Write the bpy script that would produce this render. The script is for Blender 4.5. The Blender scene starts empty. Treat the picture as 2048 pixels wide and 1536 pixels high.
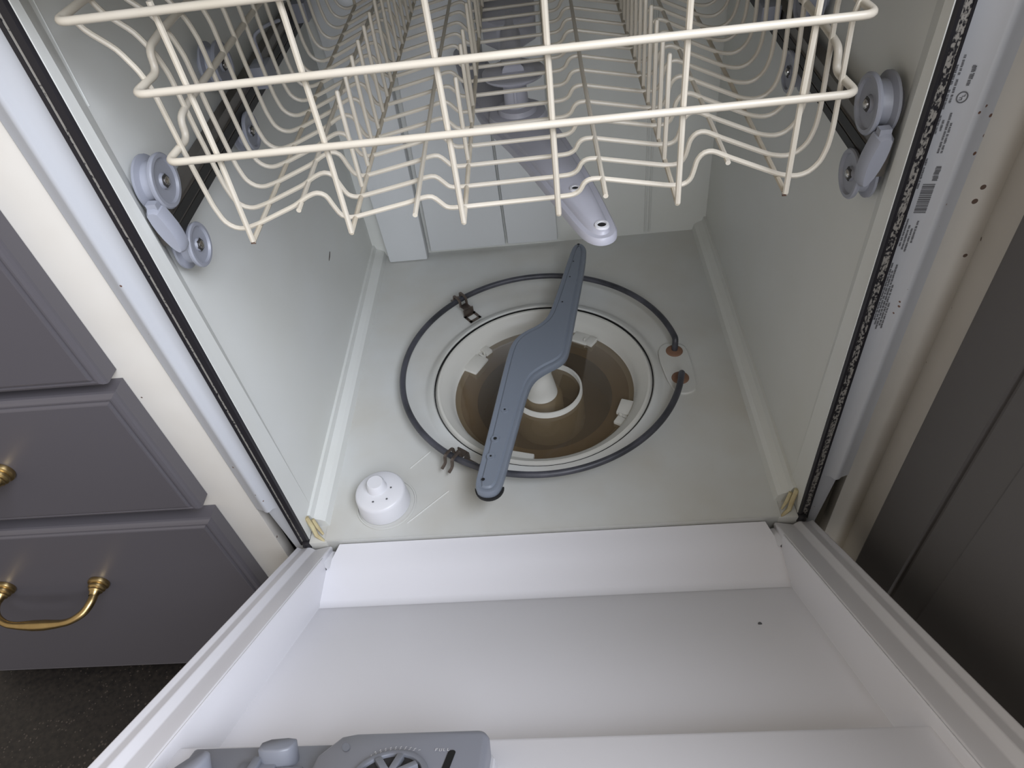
import bpy, bmesh, math, random
from mathutils import Vector, Matrix
random.seed(4)
sc = bpy.context.scene
COL = sc.collection
pi = math.pi

# ---------------------------------------------------------------- camera
cam_d = bpy.data.cameras.new('camera')
cam_d.sensor_width = 36.0
cam_d.lens = 36.0 * 1401.0 / 2048.0
cam_d.clip_start = 0.01
cam = bpy.data.objects.new('camera', cam_d)
COL.objects.link(cam)
R = ((0.99422918, -0.07086452, -0.08053922),
     (0.00443171, -0.72298731, 0.69084709),
     (-0.10718538, -0.68721726, -0.71850103))
CAM = (0.03677853, -0.43940516, 0.69522698)
m = Matrix.Identity(4)
for i in range(3):
    m[i][0] = R[i][0]; m[i][1] = -R[i][1]; m[i][2] = -R[i][2]; m[i][3] = CAM[i]
cam.matrix_world = m
sc.camera = cam

# ---------------------------------------------------------------- light
w = bpy.data.worlds.new('room_light'); sc.world = w; w.use_nodes = True
bg = w.node_tree.nodes['Background']
bg.inputs[0].default_value = (1.0, 0.89, 0.75, 1)
bg.inputs[1].default_value = 0.60

def area(name, loc, target, sx, sy, power, col):
    d = bpy.data.lights.new(name, 'AREA'); d.shape = 'RECTANGLE'
    d.size = sx; d.size_y = sy; d.energy = power; d.color = col
    o = bpy.data.objects.new(name, d); COL.objects.link(o)
    o.location = loc
    o.rotation_euler = (Vector(target) - Vector(loc)).to_track_quat('-Z', 'Y').to_euler()
    return o
area('window_daylight', (1.10, -1.20, 2.05), (-0.25, -0.05, 0.15), 1.5, 1.2, 86.0, (0.83, 0.88, 1.0))
area('interior_fill', (0.50, -2.60, 1.45), (-0.05, 0.1, 0.2), 1.5, 1.2, 45.0, (0.86, 0.91, 1.0))  # added soft fill from behind the camera, brightens the deep tub interior

sc.view_settings.view_transform = 'Standard'
sc.view_settings.look = 'None'
sc.view_settings.gamma = 1.0
sc.view_settings.use_curve_mapping = False
sc.view_settings.exposure = 0.0

# ---------------------------------------------------------------- materials
def mat(name, col, rough=0.5, metal=0.0, spec=0.5, noise=None, bump=None, spots=None, coat=0.0):
    """noise=(scale, colour2, amount)  bump=(scale, strength)  spots=(scale, colour, threshold)"""
    M = bpy.data.materials.new(name); M.use_nodes = True
    nt = M.node_tree; b = nt.nodes['Principled BSDF']
    b.inputs['Base Color'].default_value = (*col, 1)
    b.inputs['Roughness'].default_value = rough
    b.inputs['Metallic'].default_value = metal
    b.inputs['Specular IOR Level'].default_value = spec
    b.inputs['Coat Weight'].default_value = coat
    tc = nt.nodes.new('ShaderNodeTexCoord')
    src = None
    if noise:
        n = nt.nodes.new('ShaderNodeTexNoise'); n.inputs['Scale'].default_value = noise[0]
        n.inputs['Detail'].default_value = 4
        nt.links.new(tc.outputs['Object'], n.inputs['Vector'])
        r = nt.nodes.new('ShaderNodeMapRange')
        r.inputs[1].default_value = 0.35; r.inputs[2].default_value = 0.7
        r.inputs[4].default_value = noise[2]
        nt.links.new(n.outputs[0], r.inputs[0])
        mx = nt.nodes.new('ShaderNodeMix'); mx.data_type = 'RGBA'
        mx.inputs[6].default_value = (*col, 1); mx.inputs[7].default_value = (*noise[1], 1)
        nt.links.new(r.outputs[0], mx.inputs[0])
        src = mx.outputs[2]
    if spots:
        v = nt.nodes.new('ShaderNodeTexVoronoi'); v.inputs['Scale'].default_value = spots[0]
        nt.links.new(tc.outputs['Object'], v.inputs['Vector'])
        n2 = nt.nodes.new('ShaderNodeTexNoise'); n2.inputs['Scale'].default_value = spots[0] * 0.12
        nt.links.new(tc.outputs['Object'], n2.inputs['Vector'])
        ad = nt.nodes.new('ShaderNodeMath'); ad.operation = 'MULTIPLY_ADD'
        ad.inputs[1].default_value = -0.9; ad.inputs[2].default_value = spots[2] + 0.45
        nt.links.new(n2.outputs[0], ad.inputs[0])
        mn = nt.nodes.new('ShaderNodeMath'); mn.operation = 'MAXIMUM'; mn.inputs[1].default_value = spots[2] * 0.25
        nt.links.new(ad.outputs[0], mn.inputs[0])
        lt = nt.nodes.new('ShaderNodeMath'); lt.operation = 'LESS_THAN'
        nt.links.new(v.outputs['Distance'], lt.inputs[0]); nt.links.new(mn.outputs[0], lt.inputs[1])
        mx = nt.nodes.new('ShaderNodeMix'); mx.data_type = 'RGBA'
        mx.inputs[6].default_value = (*col, 1); mx.inputs[7].default_value = (*spots[1], 1)
        if src: nt.links.new(src, mx.inputs[6])
        nt.links.new(lt.outputs[0], mx.inputs[0])
        src = mx.outputs[2]
    if src: nt.links.new(src, b.inputs['Base Color'])
    if bump:
        n = nt.nodes.new('ShaderNodeTexNoise'); n.inputs['Scale'].default_value = bump[0]
        nt.links.new(tc.outputs['Object'], n.inputs['Vector'])
        bp = nt.nodes.new('ShaderNodeBump'); bp.inputs['Strength'].default_value = bump[1]
        bp.inputs['Distance'].default_value = 0.002
        nt.links.new(n.outputs[0], bp.inputs['Height']); nt.links.new(bp.outputs[0], b.inputs['Normal'])
    return M

M_tub = mat('tub_plastic', (0.66, 0.67, 0.645), 0.38, noise=(6, (0.61, 0.61, 0.555), 0.6))
M_floor_t = mat('tub_floor_plastic', (0.56, 0.57, 0.55), 0.38, noise=(9, (0.48, 0.455, 0.39), 0.6))
M_duct = mat('duct_plastic', (0.68, 0.695, 0.70), 0.35)
M_liner = mat('door_liner', (0.83, 0.825, 0.86), 0.35)
M_frame = mat('frame_enamel', (0.42, 0.43, 0.45), 0.33, spots=(90, (0.12, 0.06, 0.04), 0.018))
M_cream = mat('cream_paint', (0.56, 0.535, 0.49), 0.4, noise=(14, (0.50, 0.47, 0.42), 0.5), spots=(45, (0.10, 0.065, 0.05), 0.016))
M_rack = mat('rack_coating', (0.55, 0.505, 0.425), 0.38, noise=(30, (0.50, 0.45, 0.36), 0.6))
M_rackdirty = mat('rack_coating_aged', (0.52, 0.47, 0.38), 0.45, noise=(40, (0.38, 0.32, 0.23), 0.7))
M_rust = mat('rust', (0.085, 0.05, 0.035), 0.8)
M_grey = mat('roller_grey_plastic', (0.265, 0.275, 0.315), 0.38)
M_grey2 = mat('dark_grey_plastic', (0.20, 0.21, 0.24), 0.4)
M_arm = mat('spray_arm_grey', (0.175, 0.20, 0.24), 0.38)
M_arm2 = mat('upper_arm_grey', (0.42, 0.42, 0.47), 0.36)
M_white = mat('white_plastic', (0.66, 0.66, 0.68), 0.35)
M_sump = mat('sump_plastic', (0.58, 0.57, 0.52), 0.4)
M_black = mat('black_void', (0.006, 0.006, 0.006), 0.7)
M_heat = mat('heater_sheath', (0.028, 0.029, 0.034), 0.42, noise=(30, (0.09, 0.09, 0.11), 0.7))
M_clip = mat('tarnished_steel', (0.16, 0.13, 0.11), 0.35, 0.8)
M_screw = mat('screw_steel', (0.6, 0.58, 0.55), 0.22, 1.0)
M_rail = mat('rail_steel', (0.16, 0.145, 0.13), 0.32, 0.75)
M_raildark = mat('rail_groove', (0.012, 0.011, 0.010), 0.5)
M_brass = mat('aged_brass', (0.46, 0.34, 0.16), 0.32, 1.0, noise=(60, (0.30, 0.20, 0.09), 0.5))
M_draw = mat('drawer_paint', (0.082, 0.076, 0.084), 0.38)
M_side = mat('side_cabinet_paint', (0.115, 0.108, 0.105), 0.45)
M_seal = mat('yellowed_seal', (0.50, 0.44, 0.26), 0.5, noise=(60, (0.34, 0.25, 0.12), 0.8))
M_rustring = mat('rusty_grommet', (0.19, 0.10, 0.06), 0.7)
M_ink = mat('label_ink', (0.09, 0.09, 0.095), 0.6)
M_counter = mat('counter_laminate', (0.35, 0.33, 0.31), 0.35)
M_wall = mat('wall_paint', (0.6, 0.57, 0.52), 0.8)
M_floor = mat('dark_terrazzo', (0.017, 0.0135, 0.011), 0.5, noise=(150, (0.005, 0.004, 0.004), 1.0), spots=(170, (0.05, 0.040, 0.033), 0.17))
M_stain = mat('sump_sediment', (0.36, 0.29, 0.19), 0.55, noise=(18, (0.27, 0.20, 0.12), 0.9))
M_well = mat('sump_well', (0.11, 0.08, 0.055), 0.5, noise=(25, (0.07, 0.05, 0.035), 0.7))
M_emboss = mat('embossed_letters', (0.62, 0.62, 0.65), 0.4)
M_steel_gapshade = mat('dark_steel_gap_shade', (0.03, 0.028, 0.027), 0.55)  # dark casing steel; the same colour also paints shade inside gaps

# rubber gasket with limescale crust: the crust runs along the middle of the strip
def gasket_mat(name, amount):
    M = bpy.data.materials.new(name); M.use_nodes = True
    nt = M.node_tree; b = nt.nodes['Principled BSDF']; b.inputs['Roughness'].default_value = 0.5
    tc = nt.nodes.new('ShaderNodeTexCoord')
    mp = nt.nodes.new('ShaderNodeMapping'); mp.inputs['Scale'].default_value = (700, 300, 380)
    nt.links.new(tc.outputs['Object'], mp.inputs[0])
    n = nt.nodes.new('ShaderNodeTexNoise'); n.inputs['Scale'].default_value = 1.0; n.inputs['Detail'].default_value = 5
    nt.links.new(mp.outputs[0], n.inputs['Vector'])
    r = nt.nodes.new('ShaderNodeMapRange'); r.inputs[1].default_value = 0.62 - amount; r.inputs[2].default_value = 0.72 - amount
    nt.links.new(n.outputs[0], r.inputs[0])
    mx = nt.nodes.new('ShaderNodeMix'); mx.data_type = 'RGBA'
    mx.inputs[6].default_value = (0.012, 0.011, 0.014, 1); mx.inputs[7].default_value = (0.27, 0.255, 0.23, 1)
    nt.links.new(r.outputs[0], mx.inputs[0]); nt.links.new(mx.outputs[2], b.inputs['Base Color'])
    return M
M_rubber = mat('gasket_rubber', (0.012, 0.011, 0.014), 0.45)
M_crust = gasket_mat('gasket_limescale', 0.17)
M_crust_thin = gasket_mat('gasket_residue', 0.28)

# murky water: tinted see-through film with a mirror coat
M_water = bpy.data.materials.new('murky_water'); M_water.use_nodes = True
nt = M_water.node_tree; nt.nodes.clear()
out = nt.nodes.new('ShaderNodeOutputMaterial'); tr = nt.nodes.new('ShaderNodeBsdfTransparent')
tr.inputs[0].default_value = (0.74, 0.64, 0.48, 1)
gl = nt.nodes.new('ShaderNodeBsdfGlossy'); gl.inputs['Roughness'].default_value = 0.04
df = nt.nodes.new('ShaderNodeBsdfDiffuse'); df.inputs[0].default_value = (0.15, 0.115, 0.075, 1)
m1 = nt.nodes.new('ShaderNodeMixShader'); m1.inputs[0].default_value = 0.46
fr = nt.nodes.new('ShaderNodeFresnel'); fr.inputs[0].default_value = 1.33
m2 = nt.nodes.new('ShaderNodeMixShader')
nt.links.new(tr.outputs[0], m1.inputs[1]); nt.links.new(df.outputs[0], m1.inputs[2])
nt.links.new(fr.outputs[0], m2.inputs[0]); nt.links.new(m1.outputs[0], m2.inputs[1]); nt.links.new(gl.outputs[0], m2.inputs[2])
nt.links.new(m2.outputs[0], out.inputs[0])

# ---------------------------------------------------------------- mesh helpers
class MB:
    def __init__(s): s.v = []; s.f = []
    def add(s, vs, fs):
        o = len(s.v); s.v += [tuple(p) for p in vs]; s.f += [tuple(i + o for i in f) for f in fs]; return s
    def box(s, x0, x1, y0, y1, z0, z1):
        return s.add([(x0,y0,z0),(x1,y0,z0),(x1,y1,z0),(x0,y1,z0),(x0,y0,z1),(x1,y0,z1),(x1,y1,z1),(x0,y1,z1)],
                     [(0,3,2,1),(4,5,6,7),(0,1,5,4),(1,2,6,5),(2,3,7,6),(3,0,4,7)])
    def tube(s, pts, r, n=8, closed=False, caps=True):
        pts = [Vector(p) for p in pts]; N = len(pts)
        rs = r if isinstance(r, (list, tuple)) else [r] * N
        T = []
        for i in range(N):
            a = pts[(i - 1) % N] if (closed or i > 0) else pts[i]
            b = pts[(i + 1) % N] if (closed or i < N - 1) else pts[i]
            T.append((b - a).normalized())
        up = Vector((0, 0, 1)) if abs(T[0].z) < 0.9 else Vector((0, 1, 0))
        nrm = (up - T[0] * up.dot(T[0])).normalized()
        vs = []
        for i in range(N):
            nrm = (nrm - T[i] * nrm.dot(T[i])).normalized(); bn = T[i].cross(nrm)
            for k in range(n):
                a = 2 * pi * k / n
                vs.append(pts[i] + (nrm * math.cos(a) + bn * math.sin(a)) * rs[i])
        fs = []
        for i in range(N if closed else N - 1):
            j = (i + 1) % N
            for k in range(n):
                fs.append((i*n+k, i*n+(k+1) % n, j*n+(k+1) % n, j*n+k))
        if caps and not closed:
            fs.append(tuple(range(n))[::-1]); fs.append(tuple((N-1)*n+k for k in range(n)))
        return s.add(vs, fs)
    def lathe(s, prof, n=32, center=(0,0,0), axis='z', a0=0, a1=2*pi):
        vs = []; full = abs(a1 - a0 - 2*pi) < 1e-6; cnt = n if full else n + 1
        for i in range(cnt):
            a = a0 + (a1 - a0) * i / n
            for r, h in prof:
                p = (r*math.cos(a), r*math.sin(a), h)
                if axis == 'x': p = (h, r*math.cos(a), r*math.sin(a))
                if axis == 'y': p = (r*math.sin(a), h, r*math.cos(a))
                vs.append((p[0]+center[0], p[1]+center[1], p[2]+center[2]))
        k = len(prof); fs = []
        for i in range(n):
            j = (i + 1) % cnt
            for q in range(k - 1):
                fs.append((i*k+q, j*k+q, j*k+q+1, i*k+q+1))
        return s.add(vs, fs)
    def prism(s, poly, a, b, fn):
        """extrude a closed 2-D polygon between a and b; fn(u, v, w) -> xyz"""
        n = len(poly)
        vs = [fn(p[0], p[1], a) for p in poly] + [fn(p[0], p[1], b) for p in poly]
        fs = [tuple(range(n))[::-1], tuple(range(n, 2*n))]
        fs += [(i, (i+1) % n, n+(i+1) % n, n+i) for i in range(n)]
        return s.add(vs, fs)
    def build(s, name, material, parent=None, smooth=False, bevel=0.0, seg=2, angle=40, world=True):
        me = bpy.data.meshes.new(name); me.from_pydata(s.v, [], s.f)
        bm = bmesh.new(); bm.from_mesh(me)
        bmesh.ops.remove_doubles(bm, verts=bm.verts, dist=1e-6)
        bmesh.ops.recalc_face_normals(bm, faces=bm.faces)
        if bevel:
            es = [e for e in bm.edges if len(e.link_faces) == 2 and e.calc_face_angle(0) > math.radians(35)]
            bmesh.ops.bevel(bm, geom=es, offset=bevel, segments=seg, affect='EDGES', profile=0.5, clamp_overlap=True)
        for f in bm.faces: f.smooth = smooth or bool(bevel)
        if smooth or bevel:
            for e in bm.edges:
                if len(e.link_faces) == 2 and e.calc_face_angle(0) > math.radians(angle): e.smooth = False
        bm.to_mesh(me); bm.free()
        me.materials.append(material)
        return link(name, me, parent)

def link(name, me, parent=None):
    o = bpy.data.objects.new(name, me); COL.objects.link(o)
    if parent is not None:
        o.parent = parent
        if parent.parent is None: o.matrix_parent_inverse = Matrix.Translation(parent.location).inverted()
    return o
def thing(name, label, cat, loc=(0, 0, 0), group=None):
    o = bpy.data.objects.new(name, None); COL.objects.link(o); o.location = loc
    o.empty_display_size = 0.05
    o['label'] = label; o['category'] = cat
    if group: o['group'] = group
    return o
def tag(o, label, cat, group=None):
    o['label'] = label; o['category'] = cat
    if group: o['group'] = group
    return o
def fillet(pts, r, seg=5):
    pts = [Vector(p) for p in pts]; out = [pts[0]]
    for i in range(1, len(pts) - 1):
        a, p, b = pts[i-1], pts[i], pts[i+1]
        d = min(r, (a-p).length * 0.49, (b-p).length * 0.49)
        A = p + (a-p).normalized() * d; B = p + (b-p).normalized() * d
        for k in range(seg + 1):
            t = k / seg
            out.append(A*(1-t)**2 + p*2*t*(1-t) + B*t*t)
    out.append(pts[-1]); return out
def chaikin(poly, it=2):
    for _ in range(it):
        q = []
        for i in range(len(poly)):
            a = poly[i]; b = poly[(i+1) % len(poly)]
            q += [(a[0]*.75+b[0]*.25, a[1]*.75+b[1]*.25), (a[0]*.25+b[0]*.75, a[1]*.25+b[1]*.75)]
        poly = q
    return poly
def inset(poly, d):
    n = len(poly); area2 = sum(poly[i][0]*poly[(i+1) % n][1] - poly[(i+1) % n][0]*poly[i][1] for i in range(n))
    s = 1 if area2 > 0 else -1; res = []
    for i in range(n):
        a, b = poly[i-1], poly[(i+1) % n]
        tx, ty = b[0]-a[0], b[1]-a[1]; L = math.hypot(tx, ty) or 1
        res.append((poly[i][0] - s*ty/L*d, poly[i][1] + s*tx/L*d))
    return res
def stack(poly, levels):
    """levels: list of (inset, z); builds one smooth layered solid from an outline"""
    mb = MB(); n = len(poly); vs = []; fs = []
    for d, z in levels:
        vs += [(x, y, z) for x, y in (inset(poly, d) if d else poly)]
    for L in range(len(levels) - 1):
        for i in range(n):
            j = (i+1) % n
            fs.append((L*n+i, L*n+j, (L+1)*n+j, (L+1)*n+i))
    fs.append(tuple(range(n))[::-1]); fs.append(tuple((len(levels)-1)*n+i for i in range(n)))
    return mb.add(vs, fs)

FLOOR_Z = -0.335
COUNTER_Z = 0.665

# ================================================================ setting
o = MB().box(-2.2, 2.4, -3.0, 0.70, FLOOR_Z-0.05, FLOOR_Z).build('floor', M_floor); o['kind'] = 'structure'
o = MB().box(-2.2, 2.4, 0.66, 0.72, FLOOR_Z, 2.2).build('wall_back', M_wall); o['kind'] = 'structure'

# ================================================================ dishwasher
DW = thing('dishwasher', 'open white dishwasher with its door lowered halfway, between the drawers and the side cabinet', 'dishwasher', (0, 0.25, FLOOR_Z))
XW, YB, ZT = 0.280, 0.556, 0.605
SX, SY = 0.001, 0.235          # sump centre

# tub floor: rectangle blended into the round sump opening
def tub_floor():
    N = 128; mb = MB(); vs = []; fs = []
    XI, Y0, Y1 = 0.262, -0.004, YB
    rings = [(0.1735, 0.0), (0.1675, -0.0025), (0.162, -0.001), (0.158, 0.0025), (0.1525, 0.003), (0.1505, 0.0), (0.1503, -0.012)]
    K = len(rings) + 1
    for i in range(N):
        a = 2*pi*i/N; c, s = math.cos(a), math.sin(a)
        t = 9
        if c > 1e-9: t = min(t, (XI-SX)/c)
        if c < -1e-9: t = min(t, (-XI-SX)/c)
        if s > 1e-9: t = min(t, (Y1-SY)/s)
        if s < -1e-9: t = min(t, (Y0-SY)/s)
        vs.append((SX+c*t, SY+s*t, 0.0))
        for r, z in rings: vs.append((SX+c*r, SY+s*r, z))
    for i in range(N):
        j = (i+1) % N
        for k in range(K-1): fs.append((i*K+k, j*K+k, j*K+k+1, i*K+k+1))
    # corner fill
    mb.add(vs, fs)
    for cx in (-XI, XI):
        for cy in (Y0, Y1):
            a = math.atan2(cy-SY, cx-SX) % (2*pi); i0 = int(a/(2*pi)*N); i1 = (i0+1) % N
            mb.add([vs[i0*K], vs[i1*K], (cx, cy, 0)], [(0, 1, 2)])
    # skirt down at the front edge
    mb.box(-XI, XI, Y0-0.001, Y0+0.004, -0.05, -0.0005)
    return mb
tf = tub_floor().build('tub_floor', M_floor_t, DW, smooth=True, angle=50)
for s in (-1, 1):
    # sloped ledge that joins floor to wall, and the wall with its front lip
    mb = MB()
    prof = [(0.259, -0.001), (0.262, 0.010), (0.2665, 0.0135), (0.2745, 0.0165), (0.2765, 0.024), (0.300, 0.024), (0.300, -0.02), (0.259, -0.02)]
    mb.prism([(s*x, z) for x, z in prof], 0.016, YB, lambda u, v, w_: (u, w_, v))
    mb.build('tub_ledge', M_tub, DW)
    mb = MB(); mb.box(min(s*XW, s*(XW+.014)), max(s*XW, s*(XW+.014)), 0.032, YB, 0.0, ZT)
    mb.build('tub_side_wall', M_tub, DW)
MB().box(-XW, XW, YB, YB+0.02, -0.01, ZT).build('tub_back_wall', M_tub, DW)
MB().box(-XW, XW, 0.0, YB, ZT, ZT+0.015).build('tub_ceiling', M_tub, DW)
# raised water duct moulded on the back wall
mb = MB()
yb = YB
def duct(x0b, x1b, x0t, x1t, dep, z0):
    m_ = MB(); z1 = ZT - .02
    m_.add([(x0b, yb-dep, z0), (x1b, yb-dep, z0), (x1t, yb-dep, z1), (x0t, yb-dep, z1),
            (x0b, yb+.001, z0), (x1b, yb+.001, z0), (x1t, yb+.001, z1), (x0t, yb+.001, z1)],
           [(0,1,2,3), (0,4,5,1), (1,5,6,2), (2,6,7,3), (3,7,4,0), (4,7,6,5)])
    return m_
duct(-0.252, -0.186, -0.265, -0.175, 0.022, 0.001).build('water_duct', M_duct, DW, bevel=0.003)
duct(-0.180, -0.052, -0.163, -0.052, 0.012, 0.010).build('water_duct', M_duct, DW, bevel=0.002)
duct(-0.049, 0.036, -0.049, 0.030, 0.009, 0.008).build('water_duct', M_duct, DW, bevel=0.003)
for x in (0.181, 0.188):
    MB().box(x-.0012, x+.0012, yb-.003, yb+.001, 0.004, ZT-.02).build('tub_rib', M_tub, DW, bevel=0.001)

MB().tube([(-.2798, .0370, .604), (-.2798, .0365, .578), (-.2796, .0335, .5104)], .0005, 6).build('tub_mould_line', M_tub, DW, smooth=True)
MB().tube([(-.2799, .3638, .1500), (-.2799, .3560, .1470), (-.2799, .3500, .1450)], [.0006, .0009, .0005], 6).build('tub_scuff', M_clip, DW)
# sump bowl
prof = [(0.1498, -0.002), (0.1465, 0.0015), (0.1435, 0.0015), (0.140, -0.002), (0.134, -0.006), (0.1285, -0.014), (0.1265, -0.022), (0.123, -0.0265), (0.1185, -0.0285)]
MB().lathe(prof, 96, (SX, SY, 0)).build('sump_bowl', M_sump, DW, smooth=True)
prof = [(0.1185, -0.0285), (0.110, -0.0325), (0.100, -0.0350), (0.0955, -0.037)]
MB().lathe(prof, 96, (SX, SY, 0)).build('sump_shelf', M_stain, DW, smooth=True)
prof = [(0.0955, -0.037), (0.094, -0.042), (0.093, -0.078), (0.0, -0.082)]
MB().lathe(prof, 64, (SX, SY, 0)).build('sump_well', M_well, DW, smooth=True)
MB().lathe([(0.1510, -0.003), (0.1510, 0.0008), (0.1499, 0.0008), (0.1499, -0.003)], 96, (SX, SY, 0)).build('sump_seal_ring', M_black, DW)
# collar and pump post
prof = [(0.0455, -0.080), (0.0460, -0.0160), (0.0465, -0.0152), (0.0485, -0.0152), (0.0492, -0.0160), (0.0515, -0.080)]
MB().lathe(prof, 56, (0.006, 0.232, 0)).build('pump_collar', M_sump, DW, smooth=True)
prof = [(0.030, -0.081), (0.029, -0.029), (0.0265, -0.0255), (0.0225, -0.024), (0.0205, -0.012), (0.0165, 0.010), (0.0155, 0.052), (0.0, 0.052)]
MB().lathe(prof, 32, (-0.002, 0.232, 0)).build('pump_post', M_sump, DW, smooth=True)
for a in (20, 75, 310):
    c = math.radians(a)
    MB().box(-0.004, 0.004, -0.002, 0.002, -0.001, 0.001)
# moulded locking tabs round the bowl
def tab(cx, cy, wdt, dep, h, hook=False, z=-0.022):
    a = math.atan2(cy-SY, cx-SX)
    m_ = MB().box(-dep/2, dep/2, -wdt/2, wdt/2, z-0.016, z+h)
    if hook:
        m_.box(-dep*.45, -dep*.2, wdt*.55, wdt*.7, z-.014, z+h+.004)
        m_.box(-dep*.6, dep*.3, wdt*.7, wdt*1.02, z-.014, z+h*.4)
        m_.box(dep*.05, dep*.3, wdt*.5, wdt*.72, z-.014, z+h*.2)
    m_.v = [(cx + x*math.cos(a) - y*math.sin(a), cy + x*math.sin(a) + y*math.cos(a), zz) for x, y, zz in m_.v]
    return m_
for (x, y, w_, d_, h_, hk) in ((-0.098, 0.296, 0.034, 0.024, 0.002, False), (-0.083, 0.322, 0.012, 0.016, 0.004, True), (0.060, 0.335, 0.026, 0.020, 0.002, False), (0.074, 0.325, 0.012, 0.016, 0.004, True),
                           (0.112, 0.190, 0.026, 0.022, 0.003, False), (0.103, 0.166, 0.012, 0.018, 0.003, True), (-0.032, 0.117, 0.034, 0.016, 0.003, False), (0.042, 0.113, 0.003, 0.010, 0.002, False)):
    tab(x, y, w_, d_, h_, hk).build('filter_tab', M_sump, DW, bevel=0.0015)

# heating element ring with its feed-through pad, grommets and clips
HX, HY, HR, HZ = -0.001, 0.248, 0.1905, 0.020
pts = []
a0, a1 = math.radians(8), math.radians(345)
NA = 120
pts.append((0.186, 0.268, -0.004)); pts.append((0.187, 0.2705, 0.012))
for i in range(NA+1):
    a = a0 + (a1-a0)*i/NA
    pts.append((HX+HR*math.cos(a), HY+HR*math.sin(a), HZ))
pts.append((0.1862, 0.210, 0.019)); pts.append((0.1862, 0.214, 0.012)); pts.append((0.186, 0.216, -0.004))
he = MB().tube(fillet(pts, 0.008, 3), 0.0042, 10).build('heating_element', M_heat, DW, smooth=True)
mb = MB(); poly = chaikin([(0.160, 0.285), (0.200, 0.285), (0.206, 0.262), (0.206, 0.198), (0.198, 0.188), (0.182, 0.186), (0.170, 0.200)], 2)
stack(poly, [(0, -0.001), (0, 0.0015), (0.0015, 0.0025)]).build('heater_pad', M_floor_t, DW)
for y in (0.268, 0.216):
    MB().lathe([(0.0, 0.0045), (0.0095, 0.0045), (0.0115, 0.003), (0.012, 0.0015)], 24, (0.186, y, 0)).build('heater_grommet', M_rustring, he, smooth=True)
def clip(cx, cy, foot=True):
    a = math.atan2(cy-HY, cx-HX)
    m_ = MB()
    if not foot: m_.box(-0.010, -0.004, 0.006, 0.022, 0.010, 0.0115)
    else: m_.box(-0.030, -0.0265, -0.008, 0.008, 0.001, 0.002)     # foot plate (frame round a slot)
    if foot:
        m_.box(-0.018, -0.0145, -0.008, 0.008, 0.001, 0.002)
        m_.box(-0.030, -0.0145, -0.008, -0.005, 0.001, 0.002); m_.box(-0.030, -0.0145, 0.005, 0.008, 0.001, 0.002)
    m_.box(-0.0155, -0.014, -0.007, 0.007, 0.001, 0.013)     # riser
    m_.box(-0.0155, -0.004, -0.005, 0.005, 0.012, 0.0135)
    for yy in (-0.0045, 0.0045):
        m_.tube(fillet([(-0.006, yy, 0.013), (-0.006, yy, 0.026), (0.006, yy, 0.027), (0.0075, yy, 0.014), (0.014, yy, 0.011)], 0.004, 3), 0.0018, 6)
    m_.v = [(cx + 1.25*(x*math.cos(a) - y*math.sin(a)), cy + 1.25*(x*math.sin(a) + y*math.cos(a)), z) for x, y, z in m_.v]
    return m_
for ang, nm in ((128.5, 'a'), (234.5, 'b')):
    a = math.radians(ang)
    clip(HX+HR*math.cos(a), HY+HR*math.sin(a), nm == 'a').build('heater_clip', M_clip, he)

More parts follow.
